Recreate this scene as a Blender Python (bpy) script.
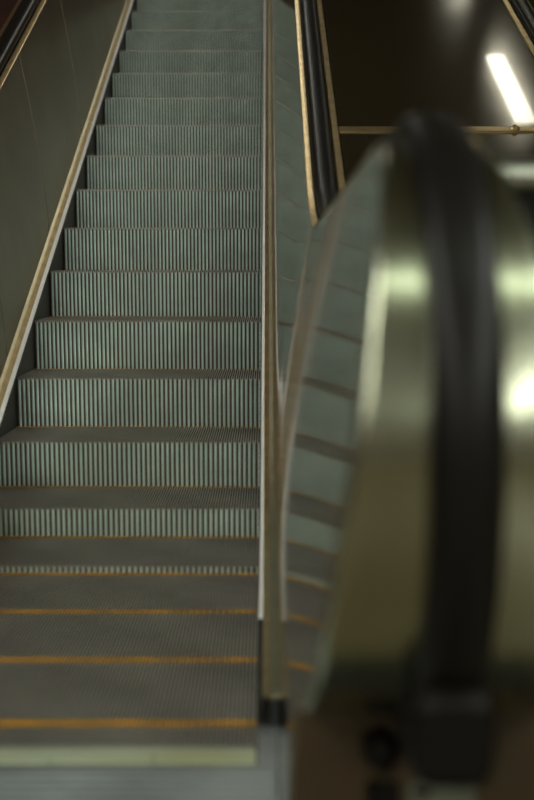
import bpy, bmesh, math, random
from mathutils import Vector, Matrix

random.seed(7)
S = bpy.context.scene
C = S.collection
for o in list(bpy.data.objects):
    bpy.data.objects.remove(o)

# ------------------------------------------------------------------ camera
cam_d = bpy.data.cameras.new('camera')
cam = bpy.data.objects.new('camera', cam_d)
C.objects.link(cam)
cam.location = (0, 0, .97)
cam.rotation_euler = (math.pi / 2 - .1176, 0, 0)
cam_d.sensor_width = 36
cam_d.lens = 1193 / 800 * 36
cam_d.clip_start = .05
cam_d.dof.use_dof = True
cam_d.dof.focus_distance = 5.4
cam_d.dof.aperture_fstop = 1.6
S.camera = cam

# ------------------------------------------------------------------ world, exposure
W = bpy.data.worlds.new('station_air')
S.world = W
W.use_nodes = True
W.node_tree.nodes['Background'].inputs[0].default_value = (.9, 1.0, .85, 1)
W.node_tree.nodes['Background'].inputs[1].default_value = .02
S.view_settings.view_transform = 'Standard'
S.view_settings.look = 'None'
S.view_settings.gamma = 1
S.view_settings.use_curve_mapping = False
S.view_settings.exposure = -0.12
S.cycles.blur_glossy = .1
S.cycles.sample_clamp_indirect = 0
LAMP = 9.0          # emission of the lamp diffusers
RISER_FILL = 42.0
OVER = 9.0
DIM = 6.0

# ------------------------------------------------------------------ materials
def mat(name, col, rough=.5, metal=0., noise=0., nscale=8., bump=0., bscale=20., spec=.5, stretch=None,
        col2=None, emit=None, coat=0., rnoise=0.):
    m = bpy.data.materials.new(name)
    m.use_nodes = True
    nt = m.node_tree
    b = nt.nodes['Principled BSDF']
    b.inputs['Base Color'].default_value = (*col, 1)
    b.inputs['Roughness'].default_value = rough
    b.inputs['Metallic'].default_value = metal
    b.inputs['Specular IOR Level'].default_value = spec
    b.inputs['Coat Weight'].default_value = coat
    if emit:
        b.inputs['Emission Color'].default_value = (*emit[0], 1)
        b.inputs['Emission Strength'].default_value = emit[1]
    if noise or bump or rnoise:
        tc = nt.nodes.new('ShaderNodeTexCoord')
        mp = nt.nodes.new('ShaderNodeMapping')
        if stretch:
            mp.inputs['Scale'].default_value = stretch
        nt.links.new(tc.outputs['Object'], mp.inputs[0])
    if noise or rnoise:
        n = nt.nodes.new('ShaderNodeTexNoise')
        n.inputs['Scale'].default_value = nscale
        n.inputs['Detail'].default_value = 5
        nt.links.new(mp.outputs[0], n.inputs[0])
    if noise:
        r = nt.nodes.new('ShaderNodeMixRGB')
        c2 = col2 or tuple(c * (1 - noise) for c in col)
        r.inputs[1].default_value = (*col, 1)
        r.inputs[2].default_value = (*c2, 1)
        q = nt.nodes.new('ShaderNodeMapRange')
        q.inputs[1].default_value = .35
        q.inputs[2].default_value = .65
        nt.links.new(n.outputs[0], q.inputs[0])
        nt.links.new(q.outputs[0], r.inputs[0])
        nt.links.new(r.outputs[0], b.inputs['Base Color'])
    if rnoise:
        q = nt.nodes.new('ShaderNodeMapRange')
        q.inputs[3].default_value = rough - rnoise
        q.inputs[4].default_value = rough + rnoise
        nt.links.new(n.outputs[0], q.inputs[0])
        nt.links.new(q.outputs[0], b.inputs['Roughness'])
    if bump:
        n2 = nt.nodes.new('ShaderNodeTexNoise')
        n2.inputs['Scale'].default_value = bscale
        n2.inputs['Detail'].default_value = 1
        nt.links.new(mp.outputs[0], n2.inputs[0])
        bp = nt.nodes.new('ShaderNodeBump')
        bp.inputs['Strength'].default_value = 1
        bp.inputs['Distance'].default_value = bump
        nt.links.new(n2.outputs[0], bp.inputs['Height'])
        nt.links.new(bp.outputs[0], b.inputs['Normal'])
    return m

M = dict(
    riser=mat('painted_riser', (.47, .62, .58), .42, .35, noise=.25, nscale=6),
    riser_gap=mat('riser_groove_paint', (.06, .045, .032), .7, 0),
    tread=mat('worn_aluminium_cleats', (.40, .38, .335), .42, .5, noise=.3, nscale=5),
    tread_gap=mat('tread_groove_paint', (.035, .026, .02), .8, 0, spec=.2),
    yellow=mat('yellow_edge_paint', (.72, .34, .015), .6, 0, noise=.5, nscale=14),
    mirror=mat('polished_steel', (.60, .58, .52), .07, 1, bump=.0012, bscale=3.2, rnoise=.03, nscale=4),
    satin=mat('satin_steel', (.46, .41, .33), .36, 1, noise=.12, nscale=3, stretch=(1, 1, 1), rnoise=.05),
    rim=mat('newel_steel', (.38, .39, .29), .24, 1),
    brass=mat('brass_trim', (.62, .47, .24), .36, 1, noise=.25, nscale=18),
    olive=mat('olive_bronze_trim', (.40, .36, .24), .38, 1, noise=.15, nscale=12),
    joint=mat('joint_cover', (.22, .17, .10), .5, .5),
    alu=mat('bright_aluminium', (.95, .95, .95), .4, 0),
    nosing=mat('nosing_steel', (.36, .37, .31), .35, 1),
    skirt=mat('dark_skirt', (.05, .045, .04), .5, .2, noise=.3, nscale=5),
    bristle=mat('nylon_bristle', (.05, .035, .03), .6),
    rubber=mat('black_rubber', (.006, .005, .004), .38, 0, spec=.16),
    black=mat('black_plastic', (.005, .004, .003), .5, spec=.12),
    deck=mat('dark_bronze_deck', (.045, .034, .018), .13, .55, coat=.6, bump=.0006, bscale=2.5),
    leftdeck=mat('dark_maroon_deck', (.055, .016, .010), .3, .2, noise=.5, nscale=9),
    base=mat('brown_enamel_base', (.045, .026, .007), .5, .1, noise=.2, nscale=4),
    comb=mat('worn_comb_metal', (.60, .68, .52), .4, .6, noise=.35, nscale=4, col2=(.52, .54, .30)),
    plate=mat('landing_steel', (.38, .42, .42), .38, .8, noise=.3, nscale=5),
    label=mat('grey_green_label', (.075, .08, .055), .5),
    floor=mat('terrazzo_floor', (.10, .075, .03), .35, 0, noise=.4, nscale=60),
    wall=mat('brown_wall', (.09, .065, .025), .5, 0, noise=.3, nscale=3),
    wallred=mat('maroon_wall', (.10, .03, .02), .45, 0, noise=.3, nscale=3),
    ceil=mat('ceiling_plaster', (.30, .28, .20), .7, 0, noise=.1, nscale=3),
    housing=mat('lamp_housing', (.5, .5, .48), .4, .3),
    glow=mat('lamp_diffuser', (.9, .9, .85), .4, 0, emit=((1.0, .96, .76), LAMP)),
    glowadded=mat('added_lamp_diffuser', (.9, .9, .85), .4, 0, emit=((.95, 1.0, .90), RISER_FILL)),
    glowover=mat('step_lamp_diffuser', (.9, .9, .85), .4, 0, emit=((1.0, .97, .84), OVER)),
    glowdim=mat('dim_lamp_diffuser', (.9, .9, .85), .4, 0, emit=((.88, 1.0, .80), DIM)),
)

# ------------------------------------------------------------------ helpers
def two_tone(o, gap, period, top):
    o.data.materials.append(M[gap])
    o.data.polygons.foreach_set('material_index', [0 if k % period in top else 1 for k in range(len(o.data.polygons))])

def mesh_obj(name, verts, faces, m, parent=None, smooth=False):
    me = bpy.data.meshes.new(name)
    me.from_pydata([tuple(v) for v in verts], [], faces)
    me.update()
    bm = bmesh.new(); bm.from_mesh(me)
    bmesh.ops.recalc_face_normals(bm, faces=bm.faces)
    bm.to_mesh(me); bm.free()
    me.materials.append(M[m] if isinstance(m, str) else m)
    if smooth:
        me.polygons.foreach_set('use_smooth', [True] * len(me.polygons))
    o = bpy.data.objects.new(name, me)
    C.objects.link(o)
    if parent:
        o.parent = parent
    return o

class MB:
    def __init__(s): s.v = []; s.f = []
    def box(s, a, b):
        i = len(s.v)
        (x0, y0, z0), (x1, y1, z1) = a, b
        s.v += [(x0, y0, z0), (x1, y0, z0), (x1, y1, z0), (x0, y1, z0), (x0, y0, z1), (x1, y0, z1), (x1, y1, z1), (x0, y1, z1)]
        s.f += [(i, i+3, i+2, i+1), (i+4, i+5, i+6, i+7), (i, i+1, i+5, i+4), (i+1, i+2, i+6, i+5), (i+2, i+3, i+7, i+6), (i+3, i, i+4, i+7)]
        return s
    def grid(s, rows, close=False):
        i = len(s.v); n = len(rows[0])
        for r in rows: s.v += r
        for a in range(len(rows) - 1):
            for b in range(n if close else n - 1):
                c = (b + 1) % n
                s.f.append((i + a*n + b, i + a*n + c, i + (a+1)*n + c, i + (a+1)*n + b))
        return s
    def tube(s, rows):
        """closed cross-sections with end caps"""
        i = len(s.v); n = len(rows[0])
        s.grid(rows, True)
        s.f.append(tuple(range(i, i + n)))
        k = i + (len(rows) - 1) * n
        s.f.append(tuple(reversed(range(k, k + n))))
        return s
    def build(s, name, m, parent=None, smooth=False):
        return mesh_obj(name, s.v, s.f, m, parent, smooth)

def soft(o, ang=35):
    me = o.data
    bm = bmesh.new(); bm.from_mesh(me)
    for e in bm.edges:
        e.smooth = not (len(e.link_faces) == 2 and e.calc_face_angle(0) > math.radians(ang))
    for f in bm.faces: f.smooth = True
    bm.to_mesh(me); bm.free()
    return o

def bevel(o, w=.004, seg=2):
    md = o.modifiers.new('bevel', 'BEVEL'); md.width = w; md.segments = seg; md.limit_method = 'ANGLE'
    return o

def thing(name, label, cat, loc=(0, 0, 0), group=None):
    o = bpy.data.objects.new(name, None); C.objects.link(o)
    o.location = loc; o.empty_display_size = .1
    o['label'] = label; o['category'] = cat
    if group: o['group'] = group
    return o

def tag(o, label, cat, group=None):
    o['label'] = label; o['category'] = cat
    if group: o['group'] = group
    return o

def struct(o):
    o['kind'] = 'structure'; return o

# ------------------------------------------------------------------ the escalator's lines (Y = depth, h = height)
SL = .5295
ANG = math.atan(SL)
def N(Y):                                   # line of the step noses
    R_, Ya = 2.5, 3.285
    if Y < Ya: return 0.
    Ye = Ya + R_ * math.sin(ANG)
    if Y < Ye: return R_ - math.sqrt(R_*R_ - (Y - Ya)**2)
    return R_ * (1 - math.cos(ANG)) + SL * (Y - Ye)
YEND = 11.6
H0, HOFF = 1.085, .925
def rim_path(y_far=YEND, arc=True, h0=H0, r=.40):
    """(Y, h) points from the far end down the incline, over the bend, along the flat and round the newel"""
    nl = lambda Y: .491 + SL * (Y - 4.835) + HOFF
    yb = 4.835 + (h0 - HOFF - .491) / SL
    pts = []
    tl = .42
    n = 12
    y = y_far
    while y > yb + tl + .2:
        pts.append((y, nl(y))); y -= .5
    rad = tl / math.tan((math.pi - ANG) / 2) if False else tl / math.tan(ANG / 2)
    # tangent points
    y1 = yb - tl
    for i in range(n + 1):
        a = ANG * (1 - i / n)
        pts.append((y1 + rad * math.sin(a), h0 + rad * (1 - math.cos(a))))
    y = y1 - .25
    while y > YC + .1:
        pts.append((y, h0 + NEWEL_LIFT * min(1, (y1 - y) / (y1 - YC)))); y -= .25
    if arc:
        m = 26
        for i in range(m + 1):
            a = math.pi / 2 + math.pi * i / m
            pts.append((YC + r * math.cos(a), HC + r * math.sin(a)))
    else:
        pts.append((YC, h0 + NEWEL_LIFT))
    return pts
NEWEL_LIFT = .05
YC = 1.68
HC = H0 + NEWEL_LIFT - .40

def T(Y):                                   # height of the panel's upper edge
    p = RIM
    for (a, b) in zip(p, p[1:]):
        if b[0] <= Y <= a[0]:
            return b[1] + (a[1] - b[1]) * (Y - b[0]) / (a[0] - b[0] + 1e-9)
    return p[0][1] + SL * (Y - p[0][0])
RIM = rim_path(arc=False)

def frames(path):
    out = []
    for i, (y, h) in enumerate(path):
        a = path[max(i - 1, 0)]; b = path[min(i + 1, len(path) - 1)]
        ty, th = b[0] - a[0], b[1] - a[1]
        l = math.hypot(ty, th); ty /= l; th /= l
        out.append((y, h, th, -ty))         # outward normal (up when the path runs towards the viewer)
    return out

def sweep(path, prof, X):
    """closed profile [(lateral, normal)] swept along the path; X maps lateral to world x"""
    rows = []
    for y, h, ny, nh in frames(path):
        rows.append([(X(u), y + ny * v, h + nh * v) for u, v in prof])
    return rows

STEP_R = -.020                              # right edge of the steps
XC = STEP_R - .5                            # centre line of the escalator
PB = .022 - XC                              # lateral distance of the panel foot from the centre
PT = .150 - XC                              # panel head
HR = .218 - XC                              # handrail centre
def lat(t): return PB + (PT - PB) * (max(t, 0) ** 1.4)
def panel_foot(Y): return N(Y) + .055

# ------------------------------------------------------------------ structure: floor, walls, ceiling
def quadbox(name, a, b, m):
    return struct(MB().box(a, b).build(name, m))
LW, RW, BW = -2.15, 4.2, -9.0
mb = MB()
mb.box((LW, BW, -.12), (RW, 1.35, -.004))
mb.box((STEP_R + .50, 1.35, -.12), (RW, 2.2, -.004)); mb.box((LW, 1.35, -.12), (-1.5, 2.2, -.004))
floor = struct(mb.build('floor', 'floor'))
CL = 3.25
def ceil_h(Y): return max(CL, .491 + SL * (Y - 4.835) + 2.75)
ys = [BW, 0, 4.835 + (CL - 2.75 - .491) / SL, 8, 10, YEND + 2.4]
mb = MB()
rows = []
for y in ys:
    h = ceil_h(y)
    rows.append([(LW - .1, y, h), (RW + .1, y, h), (RW + .1, y, h + .15), (LW - .1, y, h + .15)])
mb.tube(rows)
struct(mb.build('ceiling', 'ceil'))
def side_wall(name, x0, x1, m):
    rows = []
    for y in ys:
        rows.append([(x0, y, -.1), (x1, y, -.1), (x1, y, ceil_h(y)), (x0, y, ceil_h(y))])
    return struct(MB().tube(rows).build(name, m))
side_wall('wall_left', LW - .12, LW, 'wallred')
side_wall('wall_right', RW, RW + .12, 'wall')
quadbox('wall_back', (LW, BW - .12, -.1), (RW, BW, CL), 'wall')
quadbox('wall_far', (LW, YEND + 2.28, 0), (RW, YEND + 2.4, ceil_h(YEND + 2.4)), 'wall')

# ------------------------------------------------------------------ escalator steps
PITCH = .00907
NR = 110
def ribs(mb, x0, n, pitch, wtop, wbot, depth, y0, y1, z=0.):
    for i in range(n):
        xc = x0 + pitch * (i + .5)
        k = len(mb.v)
        for y in (y0, y1):
            mb.v += [(xc - wbot/2, y, z - depth), (xc - wtop/2, y, z), (xc + wtop/2, y, z), (xc + wbot/2, y, z - depth)]
        mb.f += [(k, k+1, k+5, k+4), (k+1, k+2, k+6, k+5), (k+2, k+3, k+7, k+6), (k, k+3, k+2, k+1), (k+4, k+5, k+6, k+7)]
def step_meshes():
    w = NR * PITCH / 2
    t = MB(); ribs(t, -w, NR, PITCH, .0042, .0050, .010, .0, .362)
    g = MB(); g.box((-w, .012, -.022), (w, .396, -.0095))
    yl = MB(); ribs(yl, -w, NR, PITCH, .0050, .0062, .010, .362, .396)
    r = MB()
    rp = PITCH * 2
    zs = [-.0075, -.05, -.1, -.15, -.2, -.235]
    prof = lambda z: .004 + .010 * ((z + .012) / .22) ** 2
    def strip(x0, x1, d):
        rows = []
        for z in zs:
            y = prof(z)
            xm, hw = (x0 + x1) / 2, (x1 - x0) / 2
            rows.append([(x0, y + .008, z)] + [(xm - hw * math.cos(a), y + .005 - .005 * math.sin(a), z) for a in [i_ * math.pi / 8 for i_ in range(9)]] + [(x1, y + .008, z)])
        r.grid(rows)
        k = len(r.v) - 11 * len(zs)
        r.f.append(tuple(range(k, k + 11)))
    for i in range(NR // 2):
        xc = -w + rp * (i + .5)
        strip(xc - .0062, xc + .0062, .0)
    rb = MB()
    rb.grid([[(-w, prof(z) + .006, z), (w, prof(z) + .006, z)] for z in zs])
    return t, g, yl, r, rb
t, g, yl, r, rb = step_meshes()
proto = thing('escalator_step', '', 'step')
tr = t.build('tread_cleats', 'tread', proto); tr['kind'] = 'stuff'
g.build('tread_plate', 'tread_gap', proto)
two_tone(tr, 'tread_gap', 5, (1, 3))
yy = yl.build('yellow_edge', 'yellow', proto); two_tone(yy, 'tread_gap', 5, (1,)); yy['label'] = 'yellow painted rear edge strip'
rr = soft(r.build('riser_cleats', 'riser', proto), 50); rr['kind'] = 'stuff'
bk = rb.build('riser_plate', 'riser_gap', proto)
sd = bk.modifiers.new('thick', 'SOLIDIFY'); sd.thickness = .004; sd.offset = 1
ORD = ['first', 'second', 'third', 'fourth', 'fifth', 'sixth', 'seventh', 'eighth', 'ninth', 'tenth', 'eleventh', 'twelfth',
       'thirteenth', 'fourteenth', 'fifteenth', 'sixteenth', 'seventeenth', 'eighteenth', 'nineteenth', 'twentieth', 'twenty-first', 'twenty-second']
Y0 = 2.435
steps = []
for i in range(20):
    Y = Y0 + .4 * (i - 1)
    if i < 4: h = 0
    else: h = [.0225, .121, .291][i - 4] if i < 7 else .491 + .2118 * (i - 7)
    steps.append((Y, h))
for i, (Y, h) in enumerate(steps):
    if i == 0:
        st = proto
    else:
        st = proto.copy(); C.objects.link(st)
        for ch in proto.children:
            c = ch.copy(); C.objects.link(c); c.parent = st
    st.location = (XC, Y, h)
    kind = ('half under the comb teeth' if i == 0 else 'lying flat' if i < 4 else 'beginning to rise' if i < 7 else 'with full riser')
    st['label'] = 'ribbed metal escalator step %s, %s from the comb plate' % (kind, ORD[i])
    st['category'] = 'step'; st['group'] = 'escalator steps'

# ------------------------------------------------------------------ comb plate and landing
cb = thing('comb_plate', 'worn metal comb plate with teeth at the foot of the escalator', 'comb plate', (XC, 2.2, 0))
seg_w = 1.0 / 5
for i in range(5):
    x0 = -.5 + seg_w * i + .0015; x1 = x0 + seg_w - .003
    mb = MB()
    rows = [[(x0, .0, .010), (x1, .0, .010), (x1, .0, .001), (x0, .0, .001)],
            [(x0, .045, .008), (x1, .045, .008), (x1, .045, .001), (x0, .045, .001)],
            [(x0, .068, .004), (x1, .068, .004), (x1, .068, .0005), (x0, .068, .0005)]]
    mb.tube(rows)
    n = int(seg_w / PITCH)
    for k in range(n):
        xt = -.5 + PITCH * (i * 22 + k) + .001
        xt += .0
        mb.box((xt - .0012, .060, -.006), (xt + .0012, .090, .003))
    mb.build('comb_segment', 'comb', cb)
lp = thing('landing_plate', 'grey brushed steel landing plate in front of the comb', 'floor plate', (XC, 1.4, 0))
bevel(MB().box((-.540, -.05, .001), (.540, .795, .006)).build('plate', 'plate', lp), .003)
for sx in (-1, 1):
    mb = MB(); mb.box((min(sx * .5015, sx * .5405), .797, -.03), (max(sx * .5015, sx * .5405), .985, .006))
    mb.build('edge_filler', 'plate', lp)
mb = MB()
for i in range(26):
    mb.box((-.53, -.03 + .031 * i, .006), (.53, -.014 + .031 * i, .0085))
mb.build('grip_ridges', 'plate', lp)['kind'] = 'stuff'

# ------------------------------------------------------------------ balustrades
JOINTS = [2.75, 3.80, 4.86, 5.87, 6.96, 8.13, 9.25, 10.4, YEND]
def yrange(a, b, d=.08):
    n = max(1, int(round((b - a) / d)))
    return [a + (b - a) * i / n for i in range(n + 1)]
NT = 14
def balustrade(label, X, full=True, panel_mat='mirror', brush=True):
    """X maps lateral distance from the escalator's centre to world x"""
    root = thing('balustrade', label, 'balustrade', (X(HR), 1.9, 0))
    L = Vector(root.location)
    def add(mb, name, m, smooth=False, ang=35):
        o = mb.build(name, m)
        o.data.transform(Matrix.Translation(-L)); o.parent = root
        if smooth: soft(o, ang)
        return o
    # inner side panels, one between each two joints
    js = [YC] + JOINTS
    for a, b in zip(js, js[1:]):
        mb = MB()
        g0 = .0012
        def pt(Y, t, back=0.):
            zb, zt = panel_foot(Y), T(Y) - .012
            return (X(lat(t) + back), Y, zb + (zt - zb) * t)
        rows = [[pt(Y, k / NT) for k in range(NT + 1)] + [pt(Y, k / NT, .006) for k in range(NT, -1, -1)] for Y in yrange(a + g0, b - g0)]
        mb.tube(rows)
        add(mb, 'inner_panel', panel_mat, True)
        if b < YEND and panel_mat != 'mirror':
            mb = MB()
            rows = [[pt(Y, .012 + .976 * k / NT, -.0012) for Y in (b - .0016, b + .0016)] + [pt(Y, .012 + .976 * k / NT, .002) for Y in (b + .0016, b - .0016)] for k in range(NT + 1)]
            mb.tube(rows)
            add(mb, 'joint_strip', 'joint')
    # foot trims: olive strip, brass strip, aluminium brush carrier, bristles, skirt
    ya = 2.42
    Ys = yrange(ya, YEND, .1)
    def extr(pr, name, m, y_list=Ys):
        mb = MB()
        mb.tube([[(X(u), Y, N(Y) + v) for u, v in pr] for Y in y_list])
        return add(mb, name, m, True, 25)
    e = PB
    extr([(e + .004, .062), (e - .014, .056), (e - .014, .050), (e + .004, .050)], 'olive_trim', 'olive')
    extr([(e - .0145, .056), (e - .031, .047), (e - .033, .043), (e - .030, .040), (e - .0145, .044)], 'brass_trim', 'brass')
    extr([(e - .0315, .0435), (e - .0335, .0440), (e - .0440, .026), (e - .0440, .020), (e - .0350, .020)], 'brush_carrier', 'alu', yrange(3.08, YEND, .1))
    extr([(e - .030, .040), (e - .0345, .020), (e - .0345, -.30), (e - .026, -.30), (e - .026, .040)], 'skirt', 'skirt', yrange(2.40, YEND, .1))
    mb = MB()
    rnd = random.Random(3)
    y = 3.09
    while y < 8.5 and brush:
        z = N(y) + .024; d = .010 + rnd.random() * .007; dz = -.010 + rnd.random() * .012; dy = (rnd.random() - .5) * .008
        k = len(mb.v); q = .0011
        a = e - .042
        mb.v += [(X(a), y - q, z), (X(a), y + q, z), (X(a), y, z + q * 1.5), (X(a - d), y + dy, z + dz)]
        mb.f += [(k, k+1, k+3), (k+1, k+2, k+3), (k+2, k, k+3)]
        y += .0045
    if brush:
        add(mb, 'brush_bristles', 'bristle')['kind'] = 'stuff'
    # end cap of the foot trim
    mb = MB()
    mb.tube([[(X(e - .024 + .012 * math.cos(a)), Y, .030 + .024 * math.sin(a)) for a in [i * math.pi / 6 for i in range(12)]] for Y in (2.39, 2.43)])
    add(mb, 'trim_end_cap', 'black', True)
    # strips along the head, either side of the handrail
    hp = [p for p in rim_path(arc=False)]
    mb = MB(); mb.tube(sweep(hp, [(PT - .002, -.016), (PT - .002, -.012), (PT + .002, -.010), (HR - .047, -.008), (HR - .043, -.010), (HR - .043, -.016)], X))
    add(mb, 'head_trim', 'brass', True, 25)
    mb = MB(); mb.tube(sweep(hp, [(HR + .041, -.016), (HR + .041, -.004), (HR + .044, .000), (HR + .072, .002), (HR + .075, -.002), (HR + .075, -.016)], X))
    add(mb, 'head_trim', 'brass', True, 25)
    mb = MB(); mb.tube(sweep(hp, [(HR - .042, -.03), (HR - .042, -.010), (HR + .0405, -.010), (HR + .0405, -.03)], X))
    add(mb, 'handrail_channel', 'black')
    # outer side panel
    mb = MB()
    HO = HR + .069
    rows = [[(X(HO), Y, max(N(Y) - .3, 0)), (X(HO), Y, T(Y) - .017), (X(HO + .006), Y, T(Y) - .017), (X(HO + .006), Y, max(N(Y) - .3, 0))] for Y in yrange(2.0, YEND, .15)]
    mb.tube(rows)
    add(mb, 'outer_panel', 'skirt')
    if not full:
        return root
    # newel: the solid rounded end
    r0, bz = .396, .012
    zbase = HC - r0
    def half(h):                             # lateral reach of the newel's side at height h
        t = (h - .055) / (T(YC) - .059)
        return lat(max(min(t, 1), 0))
    m = 40
    rows = []
    for i in range(m + 1):
        a = math.pi / 2 + math.pi * i / m
        ca, sa = math.cos(a), math.sin(a)
        row = []
        def P(u, rr):
            return (X(u), YC + rr * ca, HC + rr * sa)
        lo = half(HC + r0 * sa); hi = 2 * HR - lo
        lo2 = half(HC + (r0 - bz) * sa); hi2 = 2 * HR - lo2
        nb = 6
        for k in range(nb + 1):
            b_ = math.pi / 2 * k / nb
            row.append(P(lo2 + (lo - lo2) * k / nb + bz * (1 - math.cos(b_)) * 1.0, r0 - bz + bz * math.sin(b_)))
        for k in range(nb + 1):
            b_ = math.pi / 2 * (1 - k / nb)
            row.append(P(hi2 + (hi - hi2) * (1 - k / nb) - bz * (1 - math.cos(b_)), r0 - bz + bz * math.sin(b_)))
        rows.append(row)
    mb = MB(); mb.grid(rows)
    o = add(mb, 'newel_rim', 'rim', True, 50)
    for sgn in (0, 1):
        mb = MB(); rows = []
        for i in range(m + 1):
            a = math.pi / 2 + math.pi * i / m
            h = HC + (r0 - bz) * math.sin(a); yf = YC + (r0 - bz) * math.cos(a)
            u = half(h); u = 2 * HR - u if sgn else u
            rows.append([(X(u), yf + (YC + .004 - yf) * k / 6, h) for k in range(7)])
        mb.grid(rows)
        add(mb, 'newel_side', panel_mat if not sgn else 'rim', True, 50)
    # outer wedge behind the newel on the far side
    mb = MB()
    rows = []
    for k in range(9):
        h = zbase + .008 + (T(YC) - .012 - zbase) * k / 8
        u = 2 * HR - half(h)
        rows.append([(X(u), YC - .004, h), (X(u), 2.02, h), (X(u - .006), 2.02, h), (X(u - .006), YC - .004, h)])
    mb.tube(rows)
    add(mb, 'newel_outer_cover', 'rim', True)
    # base under the newel
    top = zbase + .006
    mb = MB()
    lo0, lo1 = PB - .001, half(top) - .001
    mb.tube([[(X(lo), y_, z) for lo, y_ in ((a_, 1.60), (2 * HR - a_, 1.60), (2 * HR - a_, 1.74), (a_, 1.74))] for a_, z in ((lo0, 0), (lo1, top))])
    bevel(add(mb, 'newel_base', 'base'), .005, 3)
    mb = MB()
    mb.tube([[(X(PB + u), Y, z) for u, z in ((0, 0), (0, .0545), (.006, .0545), (.006, 0))] for Y in (1.741, 2.42)])
    add(mb, 'kick_plate', panel_mat)
    # handrail inlet boot
    mb = MB()
    bw = .050
    ring = lambda w, y, z0, z1: [(X(HR + w * sx * c_), y, (z0 + z1) / 2 + (z1 - z0) / 2 * s_) for sx in (1,) for c_, s_ in
                                 [(math.copysign(abs(math.cos(a)) ** .45, math.cos(a)), math.copysign(abs(math.sin(a)) ** .45, math.sin(a))) for a in [i * math.pi / 14 for i in range(28)]]]
    rows = [ring(bw * .80, 1.315, .372, .46), ring(bw * .95, 1.33, .356, .475), ring(bw, 1.36, .348, .48), ring(bw * 1.03, 1.64, .345, .42)]
    mb.tube(rows)
    add(mb, 'handrail_inlet_boot', 'black', True, 40)
    # round black stop button beside the boot, with its chrome pin
    mb = MB()
    cx, cz = HR - .060, .296
    sec = [(.027, 1.603), (.027, 1.575), (.024, 1.563), (.016, 1.556), (.005, 1.553)]
    mb.tube([[(X(cx + q * math.cos(a)), yy_, cz + q * math.sin(a)) for a in [i * math.pi / 10 for i in range(20)]] for q, yy_ in sec])
    add(mb, 'stop_button', 'black', True, 50)
    # dark switch plate and pale notice on the base front
    def front(u0, u1, z0, z1, d): return MB().box((min(X(u0), X(u1)), 1.601 - d, z0), (max(X(u0), X(u1)), 1.603, z1))
    bevel(add(front(HR - .080, HR - .032, .13, .243, .010), 'switch_plate', 'black'), .002)
    nt_ = add(front(HR - .020, HR + .075, .14, .240, .003), 'notice_plate', 'label')
    em = add(front(HR - .012, HR + .010, .222, .233, .0042), 'printed_mark', 'black'); em.parent = nt_
    return root

HRP = [(-.039, -.009), (-.0415, .003), (-.039, .015), (-.031, .023), (-.018, .0275), (0, .029), (.018, .0275), (.031, .023), (.039, .015), (.0415, .003), (.039, -.009),
       (.030, -.010), (.028, .002), (-.028, .002), (-.030, -.010)]
def handrail(label, X, y_far=YEND):
    p = rim_path(y_far)
    # densify so that the bends stay round
    n = len(p)
    p = p[:n - 3]
    p.append((p[-1][0] + .12, p[-1][1] - .03))
    mb = MB()
    mb.tube(sweep(p, [(HR + u, v + .006) for u, v in HRP], X))
    o = mb.build('handrail', 'rubber')
    L = Vector((X(HR), 1.9, 0))
    o.data.transform(Matrix.Translation(-L)); o.location = L
    soft(o, 40)
    tag(o, label, 'handrail', 'escalator handrails')
    return o
XR = lambda u: XC + u
XL = lambda u: XC - u
balustrade('polished steel balustrade mirroring the steps, with rounded newel beside the divider', XR)
handrail('black rubber handrail looping round the newel next to the dark divider', XR)
balustrade('satin steel balustrade with bright brush trim beside the maroon deck', XL, True, 'satin')
handrail('black rubber handrail running along the maroon deck', XL)
# the neighbouring escalator's near balustrade
XC2 = 1.335 + HR
XN = lambda u: XC2 - u
balustrade('neighbouring escalator balustrade across the dark glossy divider', XN, True, 'satin', False)
handrail('black rubber handrail of the neighbouring escalator across the divider', XN)

# ------------------------------------------------------------------ divider between the two escalators
x0, x1 = XR(HR + .078), XN(HR + .078)
dv = thing('divider', 'dark glossy divider deck with brass joint strips between the two escalators', 'divider', ((x0 + x1) / 2, 2.0, 0))
L = Vector(dv.location)
def addto(root, L, mb, name, m, smooth=False):
    o = mb.build(name, m); o.data.transform(Matrix.Translation(-L)); o.parent = root
    if smooth: soft(o, 30)
    return o
def deck_h(Y): return T(Y) - .004
DJ = [2.0, 4.992, 8.3, YEND]
for a, b in zip(DJ, DJ[1:]):
    Ys = yrange(a + .003, b - .003, .07 if a < 4 else .5)
    mb = MB(); mb.tube([[(x0, Y, deck_h(Y)), (x1, Y, deck_h(Y)), (x1, Y, deck_h(Y) - .03), (x0, Y, deck_h(Y) - .03)] for Y in Ys])
    addto(dv, L, mb, 'deck_panel', 'deck', True)
sa_, ca_ = math.sin(ANG), math.cos(ANG)
for b in DJ[1:-1]:
    mb = MB()
    rows = []
    w = .026
    for x in (x0, x1):
        rows.append([(x, b + q * ca_ - v * sa_, deck_h(b) + q * sa_ + v * ca_) for q, v in ((-w, -.004), (-w, .005), (-w + .003, .007), (w - .003, .007), (w, .005), (w, -.004))])
    mb.tube(rows)
    addto(dv, L, mb, 'brass_joint_strip', 'brass')
    for xb in (1.017,):
        mb = MB()
        sec = [(.020, .006), (.020, .010), (.016, .014), (.010, .015), (.009, .021), (.004, .023)]
        mb.tube([[(xb + q * math.cos(a), b + q * math.sin(a) * ca_ - v * sa_, deck_h(b) + q * math.sin(a) * sa_ + v * ca_) for a in [i * math.pi / 8 for i in range(16)]] for q, v in sec])
        addto(dv, L, mb, 'bolt', 'brass', True)
mb = MB()
hN = deck_h(2.0)
mb.tube([[(x, 2.0 + .028 * math.cos(a), hN - .018 + .028 * math.sin(a)) for a in [i * math.pi / 10 for i in range(20)]] for x in (x0 + .004, x1 - .004)])
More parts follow.
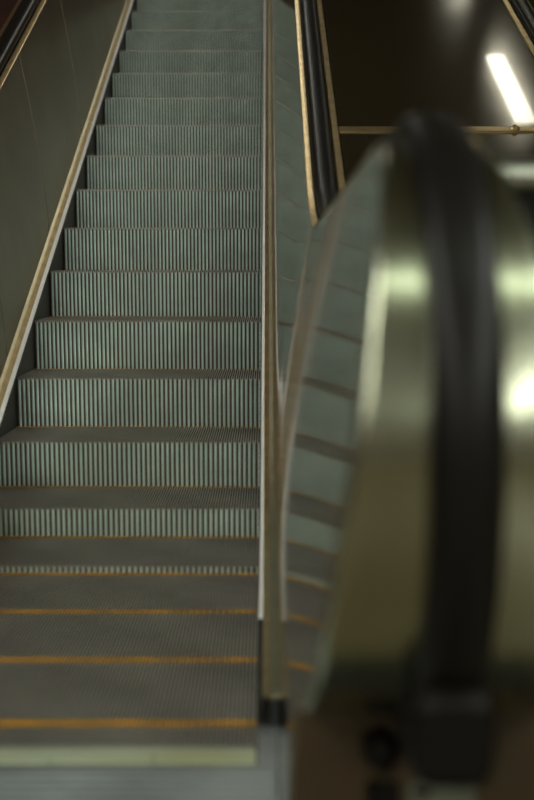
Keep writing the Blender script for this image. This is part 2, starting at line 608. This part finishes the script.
addto(dv, L, mb, 'nosing', 'nosing', True)
mb = MB(); mb.box((x0 + .004, 2.0, .0), (x1 - .004, 2.06, hN - .03))
addto(dv, L, mb, 'end_board', 'black')

# deck between the satin balustrade and the maroon wall
x1l = XL(HR + .078)
ld = thing('side_deck', 'dark maroon deck between the satin balustrade and the wall', 'deck', ((LW + x1l) / 2, 2.0, 0))
L = Vector(ld.location)
for a, b in zip(DJ, DJ[1:]):
    Ys = yrange(a + .003, b - .003, .07 if a < 4 else .5)
    mb = MB(); mb.tube([[(LW + .002, Y, deck_h(Y)), (x1l, Y, deck_h(Y)), (x1l, Y, deck_h(Y) - .03), (LW + .002, Y, deck_h(Y) - .03)] for Y in Ys])
    addto(ld, L, mb, 'deck_panel', 'leftdeck', True)
mb = MB(); mb.box((LW + .002, 2.0, 0), (x1l - .004, 2.06, hN - .03))
addto(ld, L, mb, 'end_board', 'leftdeck')

# ------------------------------------------------------------------ lamps
def lamp(label, c, length, width, tilt, rotz, glow, group):
    r_ = thing('ceiling_lamp', label, 'lamp', c, group)
    r_.rotation_euler = (tilt, 0, rotz)
    mb = MB()
    # shallow trough: flared housing with a flat back
    w, l = width / 2, length / 2
    mb.tube([[(-w - .03, -l - .03, .0), (w + .03, -l - .03, .0), (w + .03, l + .03, .0), (-w - .03, l + .03, .0)],
             [(-w * .6, -l, .06), (w * .6, -l, .06), (w * .6, l, .06), (-w * .6, l, .06)]])
    mb.build('housing', 'housing', r_)
    mb = MB()
    mb.tube([[(w * math.cos(a), y, -.002 - .03 * math.sin(a)) for a in [i * math.pi / 8 for i in range(9)]] for y in (-l, l)])
    soft(mb.build('diffuser', glow, r_), 40)
    return r_
def on_ceiling(x, y): return (x, y, ceil_h(y) - .075)
for k, y in enumerate((5.4, 8.47, 11.5)):
    lamp('%s fluorescent lamp up the incline above the neighbouring escalator' % ORD[k], on_ceiling(1.97, y), 1.5, .17, ANG, 0, 'glow', 'incline lamps')
    lamp('%s fluorescent lamp up the incline above the ribbed steps' % ORD[k], on_ceiling(XC, y - .4), 1.9, .3, ANG, 0, 'glowover', 'incline lamps')
for k, y in enumerate((.6, -1.8, -4.2, -6.6)):  # two added lamp rows out of view, laid out to brighten and shade the risers
    lamp('%s broad added riser light counted from the escalator foot, near the maroon wall' % ORD[k], (-1.95, y, CL - .075), 1.9, .3, 0, 0, 'glowadded', 'added riser lights')
    lamp('%s broad added riser light counted from the escalator foot, before the neighbouring escalator' % ORD[k], (2.5, y, CL - .075), 1.9, .36, 0, 0, 'glowadded', 'added riser lights')
lamp('narrow crosswise landing lamp by the far back wall', (1.1, -7.6, CL - .075), 1.6, .3, 0, math.pi / 2, 'glowdim', 'crosswise landing lamps')
lamp('narrow crosswise landing lamp in front of the newel', (.75, .25, CL - .075), 1.6, .3, 0, math.pi / 2, 'glowdim', 'crosswise landing lamps')
